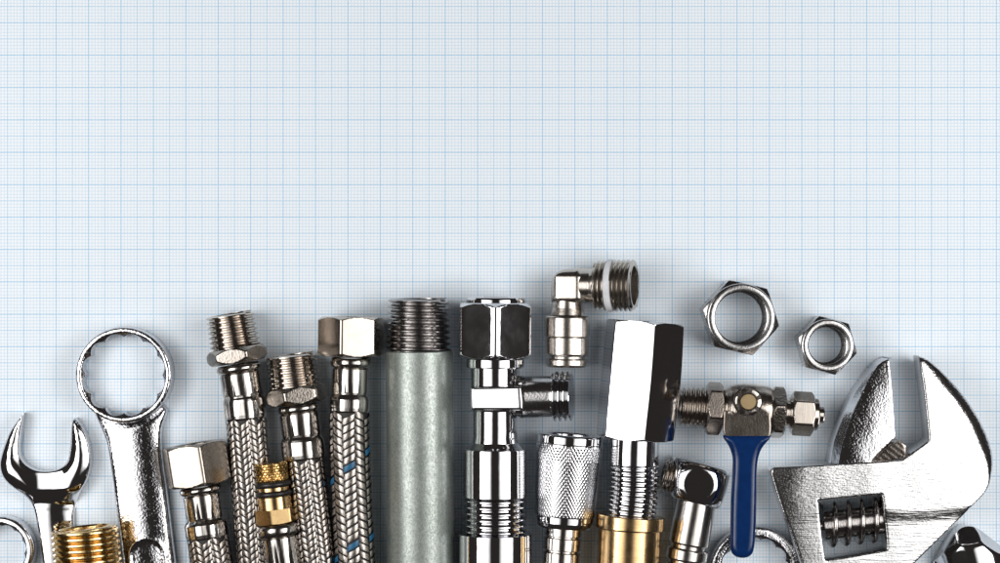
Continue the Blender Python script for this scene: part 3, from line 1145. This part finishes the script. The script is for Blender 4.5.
def ring_spanner(x, y, ro, rmin, rmax, hgt, shank_to, shank_w, mat, lab, ph=0.0):
    zs = hgt * 0.7
    c = W(x, y, zs)
    k = fz(zs)
    ro, rmin, rmax = ro * k, rmin * k, rmax * k
    e = W(*shank_to, zs)
    u = (e - c).to_2d().normalized()
    nrm = Vector((-u.y, u.x))
    half = math.asin(min(shank_w * k / 2 / ro * 1.25, 0.95))
    base = math.atan2(u.y, u.x)
    pts = []
    for i in range(91):
        a = base + half + (2 * PI - 2 * half) * i / 90
        pts.append(Vector((c.x + ro * math.cos(a), c.y + ro * math.sin(a))))
    q1 = e.to_2d() - nrm * shank_w * k / 2
    q2 = e.to_2d() + nrm * shank_w * k / 2
    m1 = c.to_2d() + u * (ro + 16) - nrm * shank_w * k / 2
    m2 = c.to_2d() + u * (ro + 16) + nrm * shank_w * k / 2
    for a_, b_ in ((pts[-1], m1), (m1, q1), (q1, q2), (q2, m2), (m2, pts[0])):
        n = max(int((b_ - a_).length / 2.5), 1)
        for i in range(1, n + 1):
            pts.append(a_.lerp(b_, i / n))
    pts.pop()
    hl = twelve_point(c.x, c.y, rmin, rmax, 216, ph)

    def top(px, py, d):
        rho = math.hypot(px - c.x, py - c.y)
        wdt = (ro - rmax)
        ee = max(min(ro - rho, rho - rmin, d + 0.3), 0)
        zr = hgt - 4 * (1 - dome(ro - rho, wdt * 0.45)) - 0.95 * max(0, rmax + 1.0 - rho) if rho <= ro + 0.01 else -9
        zn = hgt * 0.35 + hgt * 0.3 * dome(d, 9)
        if rho < ro:
            zn -= 4
        return max(zr, zn)
    mb = plate(pts, [hl], top, 0.6, 2.4, (0.4, 1.0, 2.0, 3.2, 4.6))
    o = mb.build('ring_spanner', M[mat], Vector((c.x, c.y, 0)), sharp=42)
    o['label'] = lab
    o['category'] = 'spanner'
    o['group'] = 'spanners'


ring_spanner(0.5, 550.5, 34.5, 24.5, 27, 22, (-60, 660), 24, 'chrome', 'small chrome ring spanner head cut off at the lower left corner', 0.1)
ring_spanner(755, 572, 46, 32.0, 35.5, 20, (764, 720), 40, 'chrome_peel', 'rough chrome ring spanner head partly under the blue lever', 0.16)


# ================================================================== brass coupling
z = 46
p = Path([(84.5, 527.5, z), (89, 575, z), (96, 650, z)])
t = Thing('brass_nipple', 'threaded brass nipple resting on the open-ended spanner', 'fitting', 84.5, 527.5, z)
t.part('brass_thread', thread(p, 1, 95, 33.6, 33.6, 2.8, 5.8, hole=24, prof=CREST), 'brass_nipple')
t.part('end_face', lathe(p, [(2, 30), (0.6, 29.5), (0, 28), (0, 25.5), (1, 24.6)], 80), 'brass_nipple')


# ================================================================== adjustable wrench
H = 50.0
t = Thing('adjustable_wrench', 'big chrome adjustable wrench with open jaws and worm screw', 'wrench', 880, 500, H)
outer = [(919.4, 356, 1), (930.5, 361), (949.5, 377.5), (968, 399), (984, 425), (992.5, 446), (994.3, 460), (993, 472), (987.5, 490), (970, 509)]
pts = outer + [(957.5, 522), (916, 563), (880, 600), (830, 650, 1), (822, 650, 1), (812, 600), (801, 563), (792, 536), (782, 510), (771.2, 475.5), (771.2, 470.5), (775, 468, 1),
               (826, 465, 1), (880, 462, 1), (899, 460.2), (905, 457.5), (926, 442.5), (928.6, 438), (928.2, 430), (924.5, 395)]
ol = to_world(curve(pts), H)
win = [(819, 503.5), (821, 500.6), (850, 497.6), (879, 495), (882.2, 497.5), (885.5, 525), (887.2, 546), (884, 551), (857, 556), (829, 560), (825.6, 557.5), (821.5, 530)]
wl = to_world(curve(win, 1.5), H)
oc = to_world(curve(outer + [(965, 514, 1)], 2.0)[:-40 if False else None], H)
oc_pts = to_world([q for q in curve(outer, 2.0)], H)
# keep only the outer jaw edge (drop the closing stretch of the helper curve)
tipw, endw = W(919.4, 356, H), W(970, 509, H)
cut = 0
for i, q in enumerate(oc_pts):
    if (q - endw.to_2d()).length < 2.5:
        cut = i
        break
oc_pts = oc_pts[:cut + 1] if cut else oc_pts


def wrench_top(x, y, d):
    yi = CY - y / fz(H); xi = CX + x / fz(H)
    h = H - 1.4 * (1 - dome(d, 1.8))
    de = float(seg_dist([(x, y)], oc_pts, closed=False)[0])
    w = 17.0 * (1 - 0.9 * sstep(440, 490, yi)) * (0.45 + 0.55 * sstep(352, 385, yi)) + 1
    if de < w:
        h -= 0.5 * (w - de) ** 2 / w
    # the head swells gently, the shank is filed down a step lower
    h -= 0.00019 * (max(0, 868 - xi)) ** 2 + 0.0011 * (max(0, 806 - xi)) ** 2
    edge = 508 + 2.0 * math.sin(xi * 0.05) + (0 if xi > 820 else (820 - xi) * 0.1)
    h -= 2.0 * sstep(edge - 1, edge + 15, yi) * (0.35 + 0.65 * sstep(800, 890, xi))
    h += 0.6 * noise.noise(Vector((xi * 0.028, yi * 0.028, 3.1)))
    return h


head = t.part('wrench_head', plate(ol, [wl], wrench_top, 1.0, 2.8, (0.5, 1.1, 2.0, 3.6, 6.0, 9.0),
    zbot=lambda x, y, d: 1.0 + 27 * (1 - dome(d, 9.0)) * (1 - 0.35 * sstep(800, 836, CX + x / fz(H)))), 'chrome_wrench', sharp=36)
# sliding jaw
left = [(826, 470, 1), (829, 450), (833.5, 436), (846, 405), (862, 379.5), (876, 363), (883, 357.6), (888.6, 356.4)]
# top outline at full height
zj = H - 3
jl = [(838, 470, 1), (841, 452), (846.5, 433), (857, 405), (869, 380), (881, 362), (887, 357), (890, 358, 1), (893.5, 407, 1), (895.6, 437.5, 1), (884, 448), (871.6, 461, 1), (872, 470, 1)]
lcurve = to_world([q for q in curve(jl[:8], 2.0)], zj)
k_end = min(range(len(lcurve)), key=lambda i: (lcurve[i] - W(890, 358, zj).to_2d()).length)
lcurve = lcurve[:k_end - 1]
zlo = 14
base_left = [(825.5, 470, 1), (828.5, 452), (832.5, 436), (844.5, 405), (860.5, 379), (874, 363), (881.5, 358.5), (887.5, 357, 1)]
lo_w = to_world([q for q in curve(base_left, 2.0)], zlo)
k_lo = min(range(len(lo_w)), key=lambda i: (lo_w[i] - W(887.5, 357, zlo).to_2d()).length)
lo_curve = lo_w[:k_lo + 1]
right_w = to_world([q for q in curve([(890, 358, 1), (893.5, 407, 1), (895.6, 437.5, 1), (884, 448), (871.6, 461, 1), (872, 470, 1), (838, 470, 1)], 2.0)], zj)
k_r = min(range(len(right_w)), key=lambda i: (right_w[i] - W(872, 470, zj).to_2d()).length)
ol = lo_curve + right_w[:k_r + 1]
ry = np.array([q.y for q in lcurve]); rx = np.array([q.x for q in lcurve])
o_ = np.argsort(ry); ry, rx = ry[o_], rx[o_]
ly = np.array([q.y for q in lo_curve]); lx = np.array([q.x for q in lo_curve])
o_ = np.argsort(ly); ly, lx = ly[o_], lx[o_]


def jaw_top(x, y, d):
    yi = CY - y / fz(zj); xi = CX + x / fz(zj)
    dl = float(seg_dist([(x, y)], lcurve, closed=False)[0])
    xr = float(np.interp(y, ry, rx)); xo = float(np.interp(y, ly, lx))
    top = zj - 0.0036 * max(0, 29 - (dl if x >= xr else 0)) ** 2
    top -= 0.0009 * max(0, 415 - yi) ** 2
    top += 0.5 * noise.noise(Vector((xi * 0.04, yi * 0.04, 8.1)))
    if x < xr - 0.05:
        t_ = min(max((x - xo) / max(xr - xo, 0.3), 0), 1)
        return 33 + (top - 33) * t_ - 0.4
    return top - 1.0 * (1 - dome(d, 1.4))


jaw = t.part('sliding_jaw', plate(ol, [], jaw_top, 1.2, 2.4, (0.5, 1.1, 2.2, 4.0, 7.0), creases=[lcurve, [q - Vector((0.7, 0)) for q in lcurve], [q + Vector((0.7, 0)) for q in lcurve]]), 'chrome_peel', sharp=36)
# slide rail of the jaw seen below its edge
zr = H - 16
ol = to_world(curve([(868, 464, 1), (890, 444, 1), (900, 440.5, 1), (905.5, 446, 1), (906, 470, 1), (868, 474, 1)]), zr)
rl = W(888, 460, zr)
t.part('slide_rail', plate(ol, [], lambda x, y, d: zr - 1.0 * (1 - dome(d, 1.5)) + 0.16 * (x - rl.x) + 0.13 * math.sin((x * 0.6 + y * 0.75) * 1.3), 1.5, 1.4, (0.5, 1.4)), 'bronze_nickel', parent=jaw)
# worm screw inside its window
zw = 28
q = Path([(820, 526, zw), (888, 518.5, zw)])
worm = thread(q, 3, 65, 23.0, 23.0, 8.2, 13.6, prof=FIN, n=72)
ws = t.part('worm_screw', worm, 'dark_steel', sharp=45)
t.part('worm_pin', lathe(q, rcyl(-3, 72, 5, 0.5), 32), 'dark_steel', parent=ws)


# ================================================================== rounded tool end, lower right corner
zs = 30
pts = [(936, 572), (943, 556), (950.5, 543), (959, 531.5), (968, 527.4), (978, 529), (990, 537.5), (1003, 548), (1018, 562), (1040, 600), (1050, 650, 1), (925, 650, 1), (928, 600)]
ol = to_world(curve(pts), zs)
ax_a, ax_b = W(970, 529, zs).to_2d(), W(987, 600, zs).to_2d()
ax_u = (ax_b - ax_a).normalized()


def smin(a, b, k):
    h = max(k - abs(a - b), 0.0) / k
    return min(a, b) - h * h * k * 0.25


def bullet_top(x, y, d):
    w = Vector((x, y)) - ax_a
    s_ = w.dot(ax_u)
    lat = w.dot(Vector((-ax_u.y, ax_u.x)))       # + to the right
    body = 3 + math.sqrt(max(39.0 ** 2 - (lat - 2) ** 2, 15.0))
    return smin(body, smin(25 + 1.02 * s_, 26 + 1.5 * d, 3.0), 3.0)


o = plate(ol, [], bullet_top, 0.8, 1.8, (0.5, 1.2, 2.2, 3.6, 5.6, 8.0)).build('wrench_handle', M['chrome'], W(985, 590, 0), sharp=38)
o['label'] = 'rounded mirror chrome tool end cut off at the lower right corner'
o['category'] = 'tool'


# ================================================================== camera
cam = bpy.data.cameras.new('camera')
cam.sensor_fit = 'HORIZONTAL'
cam.sensor_width = 36.0
cam.lens = 36.0 * D / 1000.0
cam.clip_start = 0.01
cam.clip_end = 20.0
co = bpy.data.objects.new('camera', cam)
COL.objects.link(co)
co.location = (0, 0, D * S)
scene.camera = co


# ================================================================== studio light: two soft boxes either side of the camera
def softbox(name, sx, a, za, b, zb, depth, yc, L, col):
    """panel from (a, za) to (b, zb) in the x-z plane, depth along y; L = radiance"""
    length = math.hypot(b - a, za - zb)
    ld = bpy.data.lights.new(name, 'AREA')
    ld.shape = 'RECTANGLE'
    ld.size = length * S
    ld.size_y = depth * S
    ld.energy = math.pi * L * ld.size * ld.size_y
    ld.color = col
    # cloth front: bright in the middle, fading to its edges
    ld.use_nodes = True
    nt = ld.node_tree
    em = [n for n in nt.nodes if n.type == 'EMISSION'][0]
    g = nt.nodes.new('ShaderNodeNewGeometry')
    sp = nt.nodes.new('ShaderNodeSeparateXYZ')
    link(nt, g.outputs['Parametric'], sp.inputs[0])
    inner = [(0.0, 0.02), (0.10, 0.16), (0.24, 0.36), (0.46, 0.52), (0.60, 1.0), (0.95, 1.0), (1.0, 0.4)]
    if sx < 0:
        inner = [(1 - p_, v_) for p_, v_ in reversed(inner)]
    fx = ramp(nt, sp.outputs['X'], inner)
    fy = ramp(nt, sp.outputs['Y'], [(0.0, 0.15), (0.16, 0.8), (0.32, 1.0), (0.68, 1.0), (0.84, 0.8), (1.0, 0.15)])
    mm = nt.nodes.new('ShaderNodeMath')
    mm.operation = 'MULTIPLY'
    link(nt, fx, mm.inputs[0])
    link(nt, fy, mm.inputs[1])
    link(nt, mm.outputs[0], em.inputs['Strength'])
    o = bpy.data.objects.new(name, ld)
    COL.objects.link(o)
    phi = math.atan2(za - zb, b - a)
    o.location = Vector((sx * (a + b) / 2, yc, (za + zb) / 2)) * S
    o.rotation_euler = (0, sx * phi, 0)
    return o


softbox('softbox', -1, 360, 1640, 1700, 1200, 1480, 0, 7.7, (1.0, 0.985, 0.97))
softbox('softbox', 1, 360, 1640, 1700, 1200, 1480, 0, 7.7, (1.0, 0.985, 0.97))

w = bpy.data.worlds.new('World')
scene.world = w
w.use_nodes = True
bg = w.node_tree.nodes['Background']
bg.inputs['Color'].default_value = (0.9, 0.78, 0.74, 1)
bg.inputs['Strength'].default_value = 0.034

scene.view_settings.view_transform = 'Standard'
scene.view_settings.look = 'None'
scene.view_settings.exposure = 0.0
scene.view_settings.gamma = 1.0
scene.cycles.max_bounces = 10
scene.cycles.glossy_bounces = 6
scene.cycles.sample_clamp_indirect = 6.0
